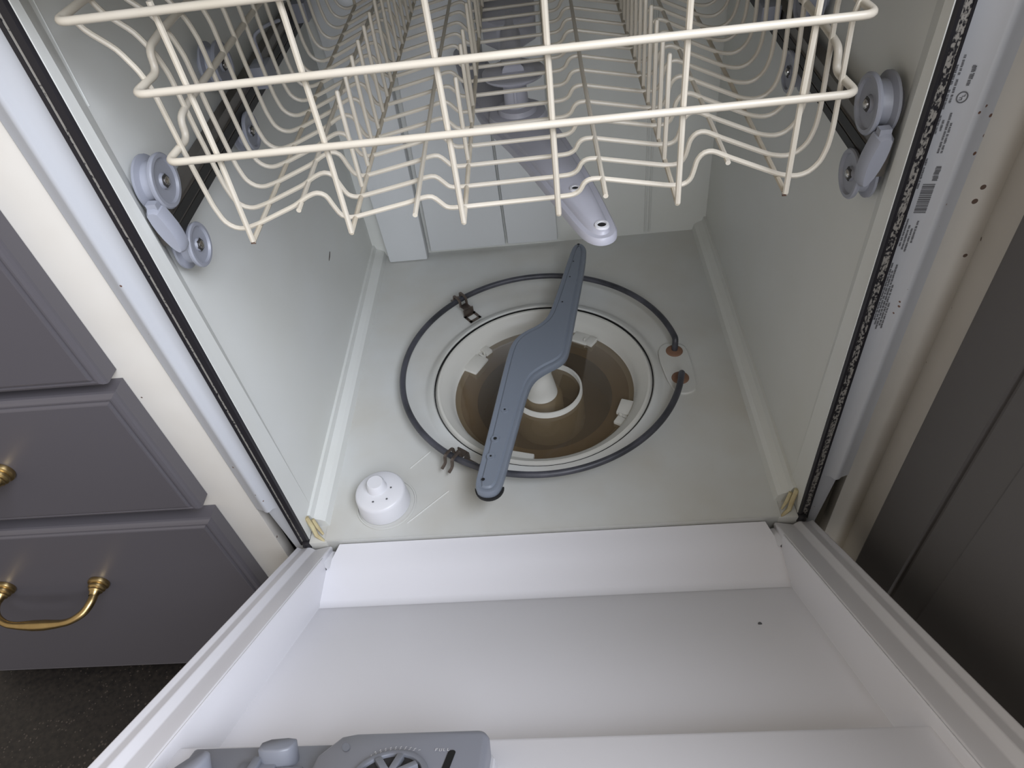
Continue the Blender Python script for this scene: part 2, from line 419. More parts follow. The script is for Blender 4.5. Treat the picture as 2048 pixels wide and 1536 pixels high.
# front frame either side of the opening; the opening narrows slightly towards the top
def lean(s_):
    return lambda u, v, w_: (u - s_*(0.0205 if s_ < 0 else 0.0148)*max(0.0, w_)*(abs(u) < .3005)*max(0.0, min(1.0, (0.032-v)/0.026)), v, w_)
for s in (-1, 1):
    prof = [(0.2830, 0.030), (0.2830, 0.004), (0.298, 0.0035), (0.3040, 0.0015), (0.3065, -0.0022), (0.3085, -0.0032), (0.3115, -0.0026), (0.3145, -0.0002), (0.3225, 0.0025), (0.3225, 0.03)]
    MB().prism([(s*x, y) for x, y in prof], 0.062, ZT+0.02, lean(s)).build('front_frame', M_frame, DW, smooth=True, angle=60)
    prof = [(0.2830, 0.030), (0.2830, 0.004), (0.298, 0.0035), (0.3085, 0.0025), (0.3125, 0.0030), (0.3125, 0.03)]
    MB().prism([(s*x, y) for x, y in prof], -0.060, 0.062, lambda u, v, w_: (lean(s)(u, v, w_)[0] - s*max(0, (0.062-w_))*0.08*(abs(u) > .305), v, w_)).build('front_frame_foot', M_frame, DW, smooth=True, angle=60)
    MB().prism([(s*.2800, .0320), (s*.2806, .006), (s*.2806, -.0012), (s*.2816, -.0012), (s*.2816, .006), (s*.2830, .0320)], 0.0, ZT, lean(s)).build('tub_lip', M_tub, DW)
    # black gasket: wide inner bead, crusted web, thin outer lip
    b0, b1, b2, b3 = (0.2814, 0.2862, 0.2912, 0.2930) if s > 0 else (0.2814, 0.2895, 0.2913, 0.2942)
    bead = [(b0, 0.006), (b0, -0.002), (b0+.0014, -0.0040), (b1-.0014, -0.0040), (b1, -0.002), (b1, 0.006)]
    g = MB().prism([(s*x, y) for x, y in bead], -0.012, ZT, lean(s)).build('door_gasket', M_rubber, DW, smooth=True)
    MB().prism([(s*b1, .006), (s*b1, -.0018), (s*b2, -.0018), (s*b2, .006)], -0.010, ZT, lean(s)).build('gasket_web', M_crust if s > 0 else M_crust_thin, g)
    MB().prism([(s*b2, .006), (s*b2, -.0026), (s*b3, -.0026), (s*b3, .006)], -0.010, ZT, lean(s)).build('gasket_lip', M_rubber, g)
    # yellowed corner seal and scuffed lump at the bottom of the gasket
    mb = MB()
    mb.tube([(s*0.279, 0.012, 0.026), (s*0.2755, 0.008, 0.012), (s*0.272, 0.002, 0.002), (s*0.262, -0.004, -0.002)], [0.0026, 0.0028, 0.0026, 0.0015], 8)
    mb.tube([(s*0.2735, 0.013, 0.020), (s*0.270, 0.009, 0.008), (s*0.264, 0.003, 0.002)], [0.0020, 0.0022, 0.0012], 8)
    mb.build('corner_seal', M_seal, DW, smooth=True)
    MB().box(min(s*.2595, s*.281), max(s*.2595, s*.281), -0.006, 0.018, -0.018, -0.001).build('tub_corner', M_floor_t, DW, bevel=.001)
    mb = MB(); mb.lathe([(0, -0.008), (0.005, -0.006), (0.0065, 0), (0.005, 0.006), (0, 0.008)], 10, (s*0.285, -0.003, -0.008))
    mb.build('gasket_end', M_rubber, DW, smooth=True)
# dark steel base below the tub
MB().box(-0.300, 0.300, 0.045, 0.54, FLOOR_Z+0.002, -0.086).build('machine_base', M_steel_gapshade, DW)
for s in (-1, 1):
    MB().box(min(s*.283, s*.302), max(s*.283, s*.302), 0.034, 0.54, -0.086, -0.02).build('machine_base', M_steel_gapshade, DW)

# printed rating marks on the right-hand frame
ink = MB()
yq = 0.0012
def mark(xa, xb, za, zb):
    # follow the frame face (flat part between x .298 and .3085)
    vs = []
    for x, z in ((xa, za), (xb, za), (xb, zb), (xa, zb)): vs.append(on_frame(x, z))
    ink.add(vs, [(0, 1, 2, 3)])
def on_frame(x, z):
    x = 0.2900 + (x-0.2985)*1.3 - 0.0148*(z-0.35)
    xi = 0.298 - 0.0148*z
    return (x, 0.0035 + max(0., min(1., (x-xi)/(0.3040-xi)))*(-0.0020) - 0.0004, z)
def text_line(x, z0, z1, hgt=0.0011):
    z = z0
    while z < z1:
        L = random.uniform(0.0012, 0.0048)
        zz = z
        while zz < z + L:
            k = random.uniform(0.0004, 0.0009)
            mark(x - hgt*random.uniform(.35, .5), x + hgt*random.uniform(.35, .5), zz, zz + k); zz += k + 0.0003
        z += L + 0.0011
for x, z0, z1 in ((0.2998, 0.478, 0.490), (0.2998, 0.462, 0.474), (0.2998, 0.445, 0.456), (0.3018, 0.466, 0.478), (0.3018, 0.484, 0.497), (0.3018, 0.447, 0.454),
                  (0.3042, 0.431, 0.455), (0.3058, 0.431, 0.452),
                  (0.2985, 0.402, 0.430), (0.3000, 0.404, 0.424), (0.2988, 0.383, 0.398), (0.2990, 0.357, 0.381), (0.3006, 0.355, 0.376), (0.3024, 0.352, 0.374), (0.3042, 0.350, 0.369), (0.3060, 0.358, 0.378),
                  (0.2988, 0.285, 0.325), (0.3001, 0.281, 0.335), (0.3014, 0.276, 0.332), (0.3028, 0.271, 0.338), (0.3042, 0.275, 0.316), (0.3056, 0.272, 0.300)):
    text_line(x, z0, z1)
z = 0.384
while z < 0.407:                                            # barcode
    k = random.choice((0.0004, 0.0007, 0.0011)); mark(0.3022, 0.3082, z, z+k); z += k + random.choice((0.0004, 0.0007))
text_line(0.3070, 0.410, 0.421, 0.003)
for i in range(28):                                          # round approval mark
    a, b = 2*pi*i/28, 2*pi*(i+1)/28
    def q(r, t): 
        return on_frame(0.3066 + r*math.cos(t), 0.4695 + r*1.5*math.sin(t))
    ink.add([q(.0021, a), q(.0026, a), q(.0026, b), q(.0021, b)], [(0, 1, 2, 3)])
for xa, xb, za, zb in ((.3054, .3068, .4676, .4680), (.3054, .3068, .4690, .4694), (.3065, .3068, .4676, .4694),      # U
                       (.3063, .3078, .4700, .4704), (.3075, .3078, .4700, .4714)):                                     # L
    mark(xa, xb, za, zb)
text_line(0.3072, 0.477, 0.487, 0.0016); text_line(0.3086-.0005, 0.481, 0.489, 0.0008)
ip = ink.build('printed_label', M_ink, DW)
ip['label'] = 'small black printed text, barcode and round approval mark'

# ---- rollers fixed to the tub walls
def roller(r):
    m_ = MB()
    prof = [(0.0, -0.0138), (r*.5, -0.0138), (r*.5, -0.0085), (r*.9, -0.0085), (r, -0.0076), (r, -0.0056), (r*.76, -0.0040), (r*.72, 0.0026), (r*.98, 0.0046), (r, 0.0066), (r*.95, 0.0078), (r*.82, 0.0078), (r*.76, 0.0058), (r*.30, 0.0050), (r*.26, 0.0070), (0.0, 0.0070)]
    m_.lathe(prof, 36, (0, 0, 0), 'x'); return m_
R_UP = 0.0212; R_LO = 0.0188
for s in (-1, 1):
    for (y, z, r) in ((0.0430, 0.4449, R_UP), (0.0455, 0.3844, R_LO), (0.2210, 0.4610, R_UP), (0.2250, 0.3945, R_LO)) if s < 0 else ((0.0445, 0.4498, R_UP), (0.0444, 0.3955, R_LO), (0.2180, 0.4635, R_UP), (0.2198, 0.4000, R_LO)):
        m_ = roller(r); m_.v = [(s*0.2662 - s*x, yy+y, zz+z) for x, yy, zz in m_.v]
        ro = m_.build('rack_roller', M_grey, DW, smooth=True, angle=35)
        m_ = MB(); m_.lathe([(0.0, 0.0096), (0.0022, 0.0092), (0.0034, 0.0082), (0.0036, 0.0068)], 12, (0, 0, 0), 'x')
        m_.v = [(s*0.2662 - s*x, yy+y, zz+z) for x, yy, zz in m_.v]
        m_.build('roller_screw', M_screw, ro, smooth=True)
        m_ = MB(); m_.lathe([(0.0034, 0.0074), (0.0054, 0.0074), (0.0054, 0.0066)], 6, (0, 0, 0), 'x')
        m_.v = [(s*0.2662 - s*x, yy+y, zz+z) for x, yy, zz in m_.v]
        m_.build('roller_socket', M_steel_gapshade, ro)

# ================================================================ door (lowered to about 37 degrees above level)
TH = math.radians(37.3)
def dp(x, u, k): return (x, -math.cos(TH)*u + math.sin(TH)*k, math.sin(TH)*u + math.cos(TH)*k)
DL = 0.70
door = MB()
for s in (-1, 1):
    # rim: flat, groove, flat, drop to the band, ridge, recess wall
    prof = [(0.2985, -0.070), (0.2985, -0.0118), (0.2972, -0.0100), (0.2915, -0.0122), (0.2830, -0.0100), (0.2755, -0.0142), (0.2562, -0.0108), (0.2545, -0.0125), (0.2545, -0.070)]
    door.prism([(s*x, k) for x, k in prof], 0.0, DL, lambda u, v, w_: dp(u, w_, v))
    prof = [(0.2555, -0.0110), (0.2535, -0.0112), (0.2500, -0.0475), (0.2470, -0.0515), (0.2470, -0.070), (0.2555, -0.070)]
    door.prism([(s*x, k) for x, k in prof], 0.035, DL, lambda u, v, w_: dp(u, w_, v))
# recess floor, hinge-side flap, raised plateau that carries the dispenser
door.add([dp(-.252, .070, -.050), dp(.252, .070, -.050), dp(.252, .345, -.050), dp(-.252, .345, -.050),
          dp(-.252, .070, -.068), dp(.252, .070, -.068), dp(.252, .345, -.068), dp(-.252, .345, -.068)],
         [(0,1,2,3), (4,7,6,5), (0,4,5,1), (2,6,7,3)])
fl = [(0.000, -0.0095, 0.2440), (0.003, -0.0080, 0.2445), (0.034, -0.0255, 0.2520), (0.036, -0.0266, 0.2525), (0.068, -0.0465, 0.2520), (0.076, -0.0498, 0.2520), (0.080, -0.0499, .2520)]
vs = []; fs = []
for u, k, x in fl: vs += [dp(-x, u, k), dp(x, u, k)]
for i in range(len(fl)-1): fs.append((2*i, 2*i+1, 2*i+3, 2*i+2))
n0 = len(vs)
vs += [dp(-.246, 0.0, -.066), dp(.246, 0.0, -.066), dp(.246, .08, -.066), dp(-.246, .08, -.066)]
fs += [(0, n0, n0+1, 1)]
door.add(vs, fs)
pl = [(0.338, -0.0500), (0.340, -0.0240), (0.3425, -0.0215), (0.346, -0.0210), (DL, -0.0210), (DL, -0.068)]
door.prism(pl, -0.2615, 0.2615, lambda u, v, w_: dp(w_, u, v))
# outer panel and hinge-end shelf
door.add([dp(sx*.2975, u, k) for sx in (-1, 1) for u in (-.004, DL) for k in (-.078, -.068)],
         [(0,1,3,2), (4,6,7,5), (0,4,5,1), (2,3,7,6), (0,2,6,4), (1,5,7,3)])
for s in (-1, 1):
    door.add([dp(s*.240, .0, -.0190), dp(s*.2560, .0, -.0170), dp(s*.2560, .0365, -.0172), dp(s*.2500, .0365, -.0250),
              dp(s*.240, .0, -.060), dp(s*.2560, .0, -.060)], [(0,1,2,3), (0,4,5,1)])
DO = door.build('door', M_liner, DW, bevel=0.0012, seg=2, angle=50)
DO['label'] = 'white recessed inner door panel with stepped rim, lowered halfway'
MB().lathe([(0, .0006), (.0018, .0003), (.002, 0)], 8, dp(0.197, .152, -.0498)).build('dirt_speck', M_ink, DO)

# detergent dispenser on the raised part of the door
def dbox(mb_, x0, x1, u0, u1, k0, k1):
    return mb_.add([dp(x, u, k) for x in (x0, x1) for u in (u0, u1) for k in (k0, k1)],
                   [(0,1,3,2), (4,6,7,5), (0,4,5,1), (2,3,7,6), (0,2,6,4), (1,5,7,3)])
tray = MB(); dbox(tray, -0.236, -0.118, 0.3515, 0.53, -0.0215, -0.0150)
DI = tray.build('detergent_dispenser', M_grey, DW, bevel=0.002)
DI['label'] = 'grey plastic detergent dispenser with dial and latch'
def outl(poly, k0, k1, b):
    n = len(poly); m_ = MB(); vs = []; fs = []
    lv = [(0, k0), (0, k1-b), (b*.35, k1-b*.35), (b, k1)]
    for d, k in lv: vs += [dp(x, u, k) for x, u in (inset(poly, d) if d else poly)]
    for L in range(3):
        for i in range(n):
            j = (i+1) % n; fs.append((L*n+i, L*n+j, (L+1)*n+j, (L+1)*n+i))
    fs.append(tuple(3*n+i for i in range(n)))
    return m_.add(vs, fs)
def arc(cx, cu, r, a0_, a1_, n=8): return [(cx + r*math.cos(math.radians(a0_+(a1_-a0_)*i/n)), cu + r*math.sin(math.radians(a0_+(a1_-a0_)*i/n))) for i in range(n+1)]
poly = [(-0.137, 0.53), (-0.137, 0.384), (-0.1265, 0.3655), (-0.116, 0.3625)] + arc(-0.0375, 0.371, 0.0085, -90, 0) + [(-0.029, 0.53)]
CV = outl(poly, -0.021, 0.0015, 0.004).build('dispenser_cover', M_grey, DI, smooth=True, angle=40)
poly = [(-0.0265, 0.53), (-0.0265, 0.372), (-0.030, 0.366), (-0.060, .364), (-.060, .53)]
outl(poly, -0.021, -0.0135, 0.001).build('dispenser_gasket', M_white, DI)
# dial with raised fins
DC = (-0.0845, 0.4085)
def ring(r0, r1, k0, k1, n=40):
    m_ = MB(); vs = []; fs = []
    for i in range(n):
        a = 2*pi*i/n
        for r, k in ((r0, k0), (r0, k1), (r1, k1), (r1, k0)): vs.append(dp(DC[0]+r*math.cos(a), DC[1]+r*math.sin(a), k))
    for i in range(n):
        j = (i+1) % n
        for q_ in range(4): fs.append((i*4+q_, j*4+q_, j*4+(q_+1) % 4, i*4+(q_+1) % 4))
    return m_.add(vs, fs)
ring(0.0, 0.0225, 0.000, 0.0020).build('dial_well', M_steel_gapshade, CV)
ring(0.0195, 0.0235, 0.000, 0.0042).build('dial_rim', M_grey2, CV, bevel=.0008)
mb = MB()
for i in range(8):
    a = 2*pi*i/8 + .2; c, s_ = math.cos(a), math.sin(a)
    vs = [dp(DC[0]+r*c - t*s_, DC[1]+r*s_ + t*c, k) for r in (.003, .018) for t in (-.0022, .0022) for k in (.001, .0055)]
    mb.add(vs, [(0,1,3,2), (4,6,7,5), (0,4,5,1), (2,3,7,6), (0,2,6,4), (1,5,7,3)])
mb.build('dial_fins', M_grey2, CV, bevel=.0006)
# slot, oval hole, letters
mb = MB()
pts_ = [(-.0505+.0024*math.cos(a), .3865+.0024*math.sin(a)) for a in [pi+i*pi/6 for i in range(7)]] + [(-.0525+.0024*math.cos(a), .404+.0024*math.sin(a)) for a in [i*pi/6 for i in range(7)]]
mb.add([dp(x, u, .0019) for x, u in pts_], [tuple(range(len(pts_)))]).build('indicator_slot', M_black, CV)
mb = MB(); pts_ = [(-.1195+.0026*math.cos(a)+.0012*math.sin(a), .3785+.0040*math.sin(a)) for a in [i*pi/9 for i in range(18)]]
mb.add([dp(x, u, .0019) for x, u in pts_], [tuple(range(len(pts_)))]).build('drain_hole', M_grey2, CV)
mb = MB()
def stroke(x0, u0, x1, u1, wd=.0005):
    d = Vector((x1-x0, u1-u0)); d.normalize(); n_ = Vector((-d.y, d.x))*wd*.5
    mb.add([dp(x, u, .0020) for x, u in ((x0+n_.x, u0+n_.y), (x0-n_.x, u0-n_.y), (x1-n_.x, u1-n_.y), (x1+n_.x, u1+n_.y))], [(0, 1, 2, 3)])
lx, lu, h = -.0610, .3850, .0024     # F U L L, reading upright from the room side
for ch in 'FULL':
    if ch == 'F': stroke(lx, lu, lx, lu-h); stroke(lx, lu-h, lx+.0014, lu-h); stroke(lx, lu-h*.5, lx+.0011, lu-h*.5)
    if ch == 'U': stroke(lx, lu-h, lx, lu); stroke(lx, lu, lx+.0013, lu); stroke(lx+.0013, lu, lx+.0013, lu-h)
    if ch == 'L': stroke(lx, lu-h, lx, lu); stroke(lx, lu, lx+.0012, lu)
    lx += .0025
for i in range(11):                  # worn lettering that follows the dial
    a = math.radians(-128 + i*6.5)
    for r in (.0262, .0278):
        if random.random() < .85: stroke(DC[0]+r*math.cos(a), DC[1]+r*math.sin(a), DC[0]+(r+.0012)*math.cos(a+.03), DC[1]+(r+.0012)*math.sin(a+.03), .0006)
mb.build('embossed_letters', M_emboss, CV)
# latch, its bracket and the lever at the far end of the tray
mb = MB(); poly = chaikin([(-0.1800, 0.3640), (-0.1580, 0.3620), (-0.1560, 0.369), (-0.161, 0.376), (-0.1800, 0.376)], 1)
outl(poly, -0.016, -0.0010, 0.0015).build('latch', M_grey2, DI, smooth=True, angle=40)
mb = MB(); dbox(mb, -0.192, -0.168, 0.372, 0.386, -0.0155, -0.0105); dbox(mb, -0.184, -0.178, 0.372, 0.388, -0.011, -0.007); dbox(mb, -.168, -.150, .376, .390, -.0155, -.012)
mb.build('latch_bracket', M_grey2, DI, bevel=.001)
poly = chaikin([(-0.2235, 0.3715), (-0.2135, 0.3690), (-0.2115, 0.380), (-0.222, 0.405), (-0.238, 0.425), (-0.240, 0.405)], 2)
outl(poly, -0.016, -0.0030, 0.002).build('lever', M_grey, DI, smooth=True, angle=40)
poly = arc(-0.146, 0.402, 0.0075, 180, 330)+[(-.139, .42), (-.1535, .42)]
outl(poly, -0.016, -0.0095, 0.001).build('cup_edge', M_grey, DI, smooth=True, angle=40)

# ================================================================ upper rack
RK = thing('dish_rack', 'cream coated wire upper dish rack sliding on side rails', 'dish rack', (0.003, 0.25, 0.41))
ZB = 0.4140
DEP = 0.500
def wire(name, pts, r, fil=0.0, parent=RK, material=M_rack, n=8, seg=4):
    p = fillet(pts, fil, seg) if fil else pts
    return MB().tube(p, r, n).build(name, material, parent, smooth=True)
# front bars wrap round the corners, hook up and run back along the sides
for z, xl, xr, yf in ((0.4805, -0.2255, 0.2310, -0.001), (0.5275, -0.2250, 0.2312, -0.001), (0.5740, -0.2490, 0.2560, -0.002)):
    pts = [(xl+.001, DEP, z+.016), (xl+.003, 0.060, z+.016), (xl+.003, 0.036, z+.014), (xl+.003, 0.034, z), (xl, yf, z), (xr, yf, z), (xr-.003, 0.034, z), (xr-.003, 0.036, z+.014), (xr-.003, 0.060, z+.016), (xr-.001, DEP, z+.016)]
    if z > 0.55: pts = [(xl+.001, DEP, z), (xl, yf, z), (xr, yf, z), (xr-.001, DEP, z)]
    wire('front_bar', pts, 0.00265, 0.009, n=10, seg=5)
    wire('rear_bar', [(xl, DEP, z), (xr, DEP, z)], 0.0024)
# six uprights that fold at the bottom into lengthwise wires
for x in (-0.1905, -0.1150, -0.0310, 0.0383, 0.1230, 0.1978):
    wire('upright_wire', [(x, 0.003, 0.578), (x, 0.003, 0.480), (x, -0.001, ZB-0.001)], 0.0021, n=8)
    wire('base_wire', [(x, -0.0012, ZB-0.0015), (x-.001, 0.25, ZB), (x-.003, DEP, ZB), (x-.003, DEP+.003, 0.575)], 0.00195, 0.004, material=M_rackdirty)
    if abs(x+0.1905) < .001 or x > .19:
        MB().tube([(x-.0004, -0.0010, ZB-.0036), (x-.0002, .0010, ZB-.0006)], 0.0019 if x < 0 else .0016, 8).build('rust_tip', M_rust, RK, smooth=True)
# four wires laid along the crests
for x, z, y0 in ((-0.1520, 0.4300, 0.009), (-0.0640, 0.4265, -0.006), (0.0720, 0.4265, -0.004), (0.1590, 0.4335, 0.013)):
    wire('crest_wire', [(x, y0, z-.001), (x-.003, 0.20, z+.001), (x-.004, DEP, z+.001)], 0.0019, material=M_rackdirty if y0 < -9 else M_rack)
# cross wires with the wavy profile and tall flared ends
prof = [(-0.2520, .5720), (-0.2470, .5620), (-0.2330, .5490), (-0.2255, .5340), (-0.2225, .5200), (-0.2215, .4800), (-0.2200, .4500), (-0.2190, .4330), (-0.2160, .4190), (-0.2100, .4130), (-0.2030, .4115), (-0.1900, .4150),
        (-0.1570, .4275), (-0.1470, .4335), (-0.1380, .4365), (-0.1320, .4335), (-0.1290, .4240), (-0.1255, .4150), (-0.1190, .4125), (-0.1120, .4135),
        (-0.0700, .4215), (-0.0610, .4240), (-0.0540, .4245), (-0.0495, .4195), (-0.0450, .4140), (-0.0400, .4130), (-0.0320, .4130), (0.0370, .4140), (0.0500, .4145), (0.0555, .4175), (0.0580, .4235), (0.0620, .4262), (0.0690, .4262), (0.0740, .4250),
        (0.1210, .4148), (0.1300, .4145), (0.1350, .4180), (0.1372, .4260), (0.1385, .4340), (0.1430, .4390), (0.1490, .4392), (0.1600, .4335), (0.1920, .4185), (0.2000, .4150), (0.2110, .4130), (0.2190, .4155), (0.2255, .4230), (0.2285, .4350), (0.2290, .4480),
        (0.2275, .4800), (0.2255, .5200), (0.2290, .5340), (0.2370, .5480), (0.2500, .5600), (0.2560, .5700)]
ys = [0.0195, 0.0485, 0.0805] + [0.0805 + 0.0323*i for i in range(1, 14)]
me = None
for i, y in enumerate(ys):
    if me is None:
        ob = MB().tube(fillet([(x, 0, z) for x, z in prof], 0.004, 2), 0.0019, 8).build('cross_wire', M_rack, None, smooth=True)
        me = ob.data; bpy.data.objects.remove(ob)
    ob = bpy.data.objects.new('cross_wire', me); COL.objects.link(ob); ob.parent = RK
    ob.matrix_parent_inverse = Matrix.Translation(RK.location).inverted(); ob.location = (0, y, 0)
# upright tines standing on the lengthwise wires
def tine_mesh(h, lean):
    ob = MB().tube([(0, 0, -0.001), (lean*.5, 0.002, h*.5), (lean, 0.006, h-.001), (lean, 0.006, h)], [0.0018, 0.0018, 0.0018, 0.0010], 8).build('tine', M_rack, None, smooth=True)
    me_ = ob.data; bpy.data.objects.remove(ob); return me_
rows = ((-0.1165, 0.062, 0.074, 0.0, 14, 1), (-0.0320, 0.088, 0.064, 0.0, 12, 3), (0.0383, 0.070, 0.070, 0.0, 12, 3), (0.1222, 0.0595, 0.076, 0.001, 14, 1))
for x, y0, h_, lean, n_, step in rows:
    tm = tine_mesh(h_, lean)
    for i in range(n_):
        if step == 3 and i % 3 == 1: continue
        ob = bpy.data.objects.new('tine', tm); COL.objects.link(ob); ob.parent = RK
        ob.matrix_parent_inverse = Matrix.Translation(RK.location).inverted(); ob.location = (x, y0 + .0323*i, ZB+.001)
# rails carried by the rollers, with end caps and rack hangers
for s in (-1, 1):
    prof = [(0.2735, 0.4310), (0.2635, 0.4310), (0.2635, 0.4215), (0.2625, 0.4205), (0.2625, 0.4040), (0.2635, 0.4030), (0.2735, 0.4030)]
    ra = MB().prism([(s*x, z) for x, z in prof], 0.020, 0.505, lambda u, v, w_: (u, w_, v)).build('slide_rail', M_rail, RK)
    zo = -0.0005 if s < 0 else 0.003
    ra.location.z += zo
    for z0, z1 in ((0.4035, 0.4105), (0.4125, 0.4205)):
        MB().box(min(s*.2618, s*.2630), max(s*.2618, s*.2630), 0.020, 0.505, z0, z1).build('rail_groove', M_raildark, ra)
    poly = chaikin([(-0.2765, 0.4370), (-0.2650, 0.4370), (-0.2625, 0.4290), (-0.2595, 0.4160), (-0.2595, 0.4010), (-0.2615, 0.3975), (-0.2665, 0.3975), (-0.2720, 0.4070), (-0.2760, 0.4220)], 1)
    m_ = MB(); n = len(poly); vs = []
    for d, y in ((0, 0.026), (0, 0.0175), (0.0022, 0.0140)): vs += [(-s*(x+.0045), y, z) for x, z in (inset(poly, d) if d else poly)]
    fs = [(L*n+i, L*n+(i+1) % n, (L+1)*n+(i+1) % n, (L+1)*n+i) for L in range(2) for i in range(n)] + [tuple(range(n)), tuple(2*n+i for i in range(n))]
    m_.add(vs, fs); m_.box(min(s*.2610, s*.2690), max(s*.2610, s*.2690), 0.0175, 0.0240, 0.435, 0.4405)
    m_.build('rail_end_cap', M_grey, ra, smooth=True, angle=35)
    for y in (0.275, 0.46):
        m_ = MB().box(min(s*.2440, s*.2622), max(s*.2440, s*.2622), y, y+0.026, 0.414, 0.436)
        m_.tube(fillet([(s*.250, y+.013, .430), (s*.250, y+.013, .462), (s*.236, y+.02, .468), (s*.224, y+.03, .468)], .006, 3), .002, 6)
        m_.build('rack_hanger', M_grey, ra, bevel=.001)

# ================================================================ spray arms
outline = [(-0.0765, 0.0146), (-0.0705, 0.0489), (-0.0578, 0.1238), (-0.0465, 0.191), (-0.0395, 0.230), (-0.0335, 0.2500), (-0.0200, 0.2655), (0.0010, 0.2775), (0.0145, 0.293), (0.0250, 0.3280), (0.0400, 0.3860), (0.0535, 0.4380), (0.0595, 0.4545), (0.0690, 0.4582),
           (0.0768, 0.4495), (0.0775, 0.4295), (0.0671, 0.3668), (0.0530, 0.2916), (0.0432, 0.2370), (0.0380, 0.2140), (0.0280, 0.2017), (0.0081, 0.1905), (-0.0065, 0.1780), (-0.0145, 0.1571), (-0.0225, 0.1205), (-0.0330, 0.0720), (-0.0420, 0.0291), (-0.0468, 0.0125), (-0.0550, 0.0055), (-0.0680, 0.0060)]
poly = chaikin(outline, 2)
LA = thing('spray_arm', 'grey S-shaped lower spray arm lying over the sump', 'spray arm', (0, 0.232, 0.04))
stack(poly, [(0.004, 0.050), (0.0005, 0.0525), (0.0, 0.060), (0.0012, 0.0622), (0.0040, 0.0628), (0.0058, 0.0618), (0.0066, 0.0618), (0.0085, 0.0640)]).build('arm_body', M_arm, LA, smooth=True, angle=45)
for i, (x, y) in enumerate(((-0.0656, 0.0227), (-0.0579, 0.0551), (-0.0533, 0.0805), (-0.0426, 0.1249), (0.0361, 0.3181), (0.0494, 0.3727), (0.0565, 0.4089), (0.0665, 0.4504))):
    big = i in (0, 2, 7); r = 0.0020 if big else 0.0012
    if 0 < i < 4: 
        nz = MB().lathe([(0.0052, 0.0636), (0.0048, 0.0650), (r, 0.0648), (r, .064)], 16, (x, y, 0)).build('nozzle', M_arm, LA, smooth=True)
    else: nz = LA
    MB().lathe([(0.0, 0.0653), (r*1.05, 0.0653)], 12, (x, y, 0)).build('nozzle_hole', M_black, nz)
MB().lathe([(0.0, 0.046), (0.020, 0.046), (0.022, 0.0515), (0.0, 0.0515)], 24, (-0.001, 0.232, 0)).build('arm_hub', M_white, LA, smooth=True)
m_ = MB(); m_.lathe([(0.011, .0490), (.0165, .0495), (.0165, .0525), (.011, .0525)], 16, (-0.0600, 0.0200, 0), a0=pi, a1=2*pi); m_.build('tip_plug', M_black, LA)

UA = thing('spray_arm', 'light grey upper spray arm hanging below the wire rack', 'spray arm', (0.003, 0.277, 0.34))
ZU = 0.354
half = [(0.0870, 0.0610), (0.0862, 0.0740), (0.0707, 0.1586), (0.0540, 0.2260), (0.0430, 0.2680)]
half2 = [(0.0001, 0.2107), (0.0280, 0.1378), (0.0518, 0.0740), (0.0590, 0.0595), (0.0665, 0.0520), (0.0740, 0.0500), (0.0820, 0.0530)]
cx, cy = 0.003, 0.277
ol = half2 + half
ol = ol + [(2*cx-x, 2*cy-y) for x, y in ol]
poly = chaikin(ol, 2)
stack(poly, [(0.003, ZU-.0115), (0.0, ZU-.0095), (0.0, ZU-.0050), (0.0015, ZU-.0030), (0.0060, ZU-.0030), (0.0070, ZU-.0012), (0.0090, ZU)]).build('arm_body', M_arm2, UA, smooth=True, angle=42)
for x, y, r in ((0.0740, 0.0662, 0.0066), (0.0550, 0.1279, 0.0052), (2*cx-.0740, 2*cy-.0662, .0066), (2*cx-.0550, 2*cy-.1279, .0052)):
    nz = MB().lathe([(r, ZU-.0005), (r*.9, ZU+.0016), (r*.6, ZU+.0018), (r*.55, ZU+.0006)], 20, (x, y, 0)).build('nozzle', M_white, UA, smooth=True)
    MB().lathe([(0, ZU+.0008), (r*.58, ZU+.0008)], 16, (x, y, 0)).build('nozzle_hole', M_black, nz)
hy = cy + .010
MB().lathe([(0.032, ZU-.002), (0.030, ZU+.004), (0.021, ZU+.005), (.0195, ZU+.010), (.0128, ZU+.0115), (.0122, ZU+.032), (0.018, ZU+.037), (0.031, ZU+.043), (.0325, ZU+.046), (0.030, ZU+.047), (0, ZU+.047)], 36, (cx, hy, 0)).build('arm_hub', M_arm2, UA, smooth=True, angle=40)
MB().box(cx-.001, cx+.001, hy-.0150, hy-.0118, ZU+.014, ZU+.034).build('hub_rib', M_arm2, UA)
MB().tube([(cx, hy-.004, ZU+.046), (cx-.003, hy+.05, ZU+.046), (cx-.005, .43, ZU+.046)], .0115, 16).build('feed_tube', M_arm2, UA, smooth=True)
m_ = MB(); m_.prism([(-.0120, .388), (.0120, .388), (.031, .415), (.031, .480), (-.031, .480), (-.031, .415)], ZU+.028, ZU+.0565, lambda u, v, w_: (cx-.006+u, v, w_))
m_.box(cx-.018, cx+.010, .475, .5549, ZU+.028, ZU+.0565)
m_.build('feed_manifold', M_arm2, UA, bevel=.003)

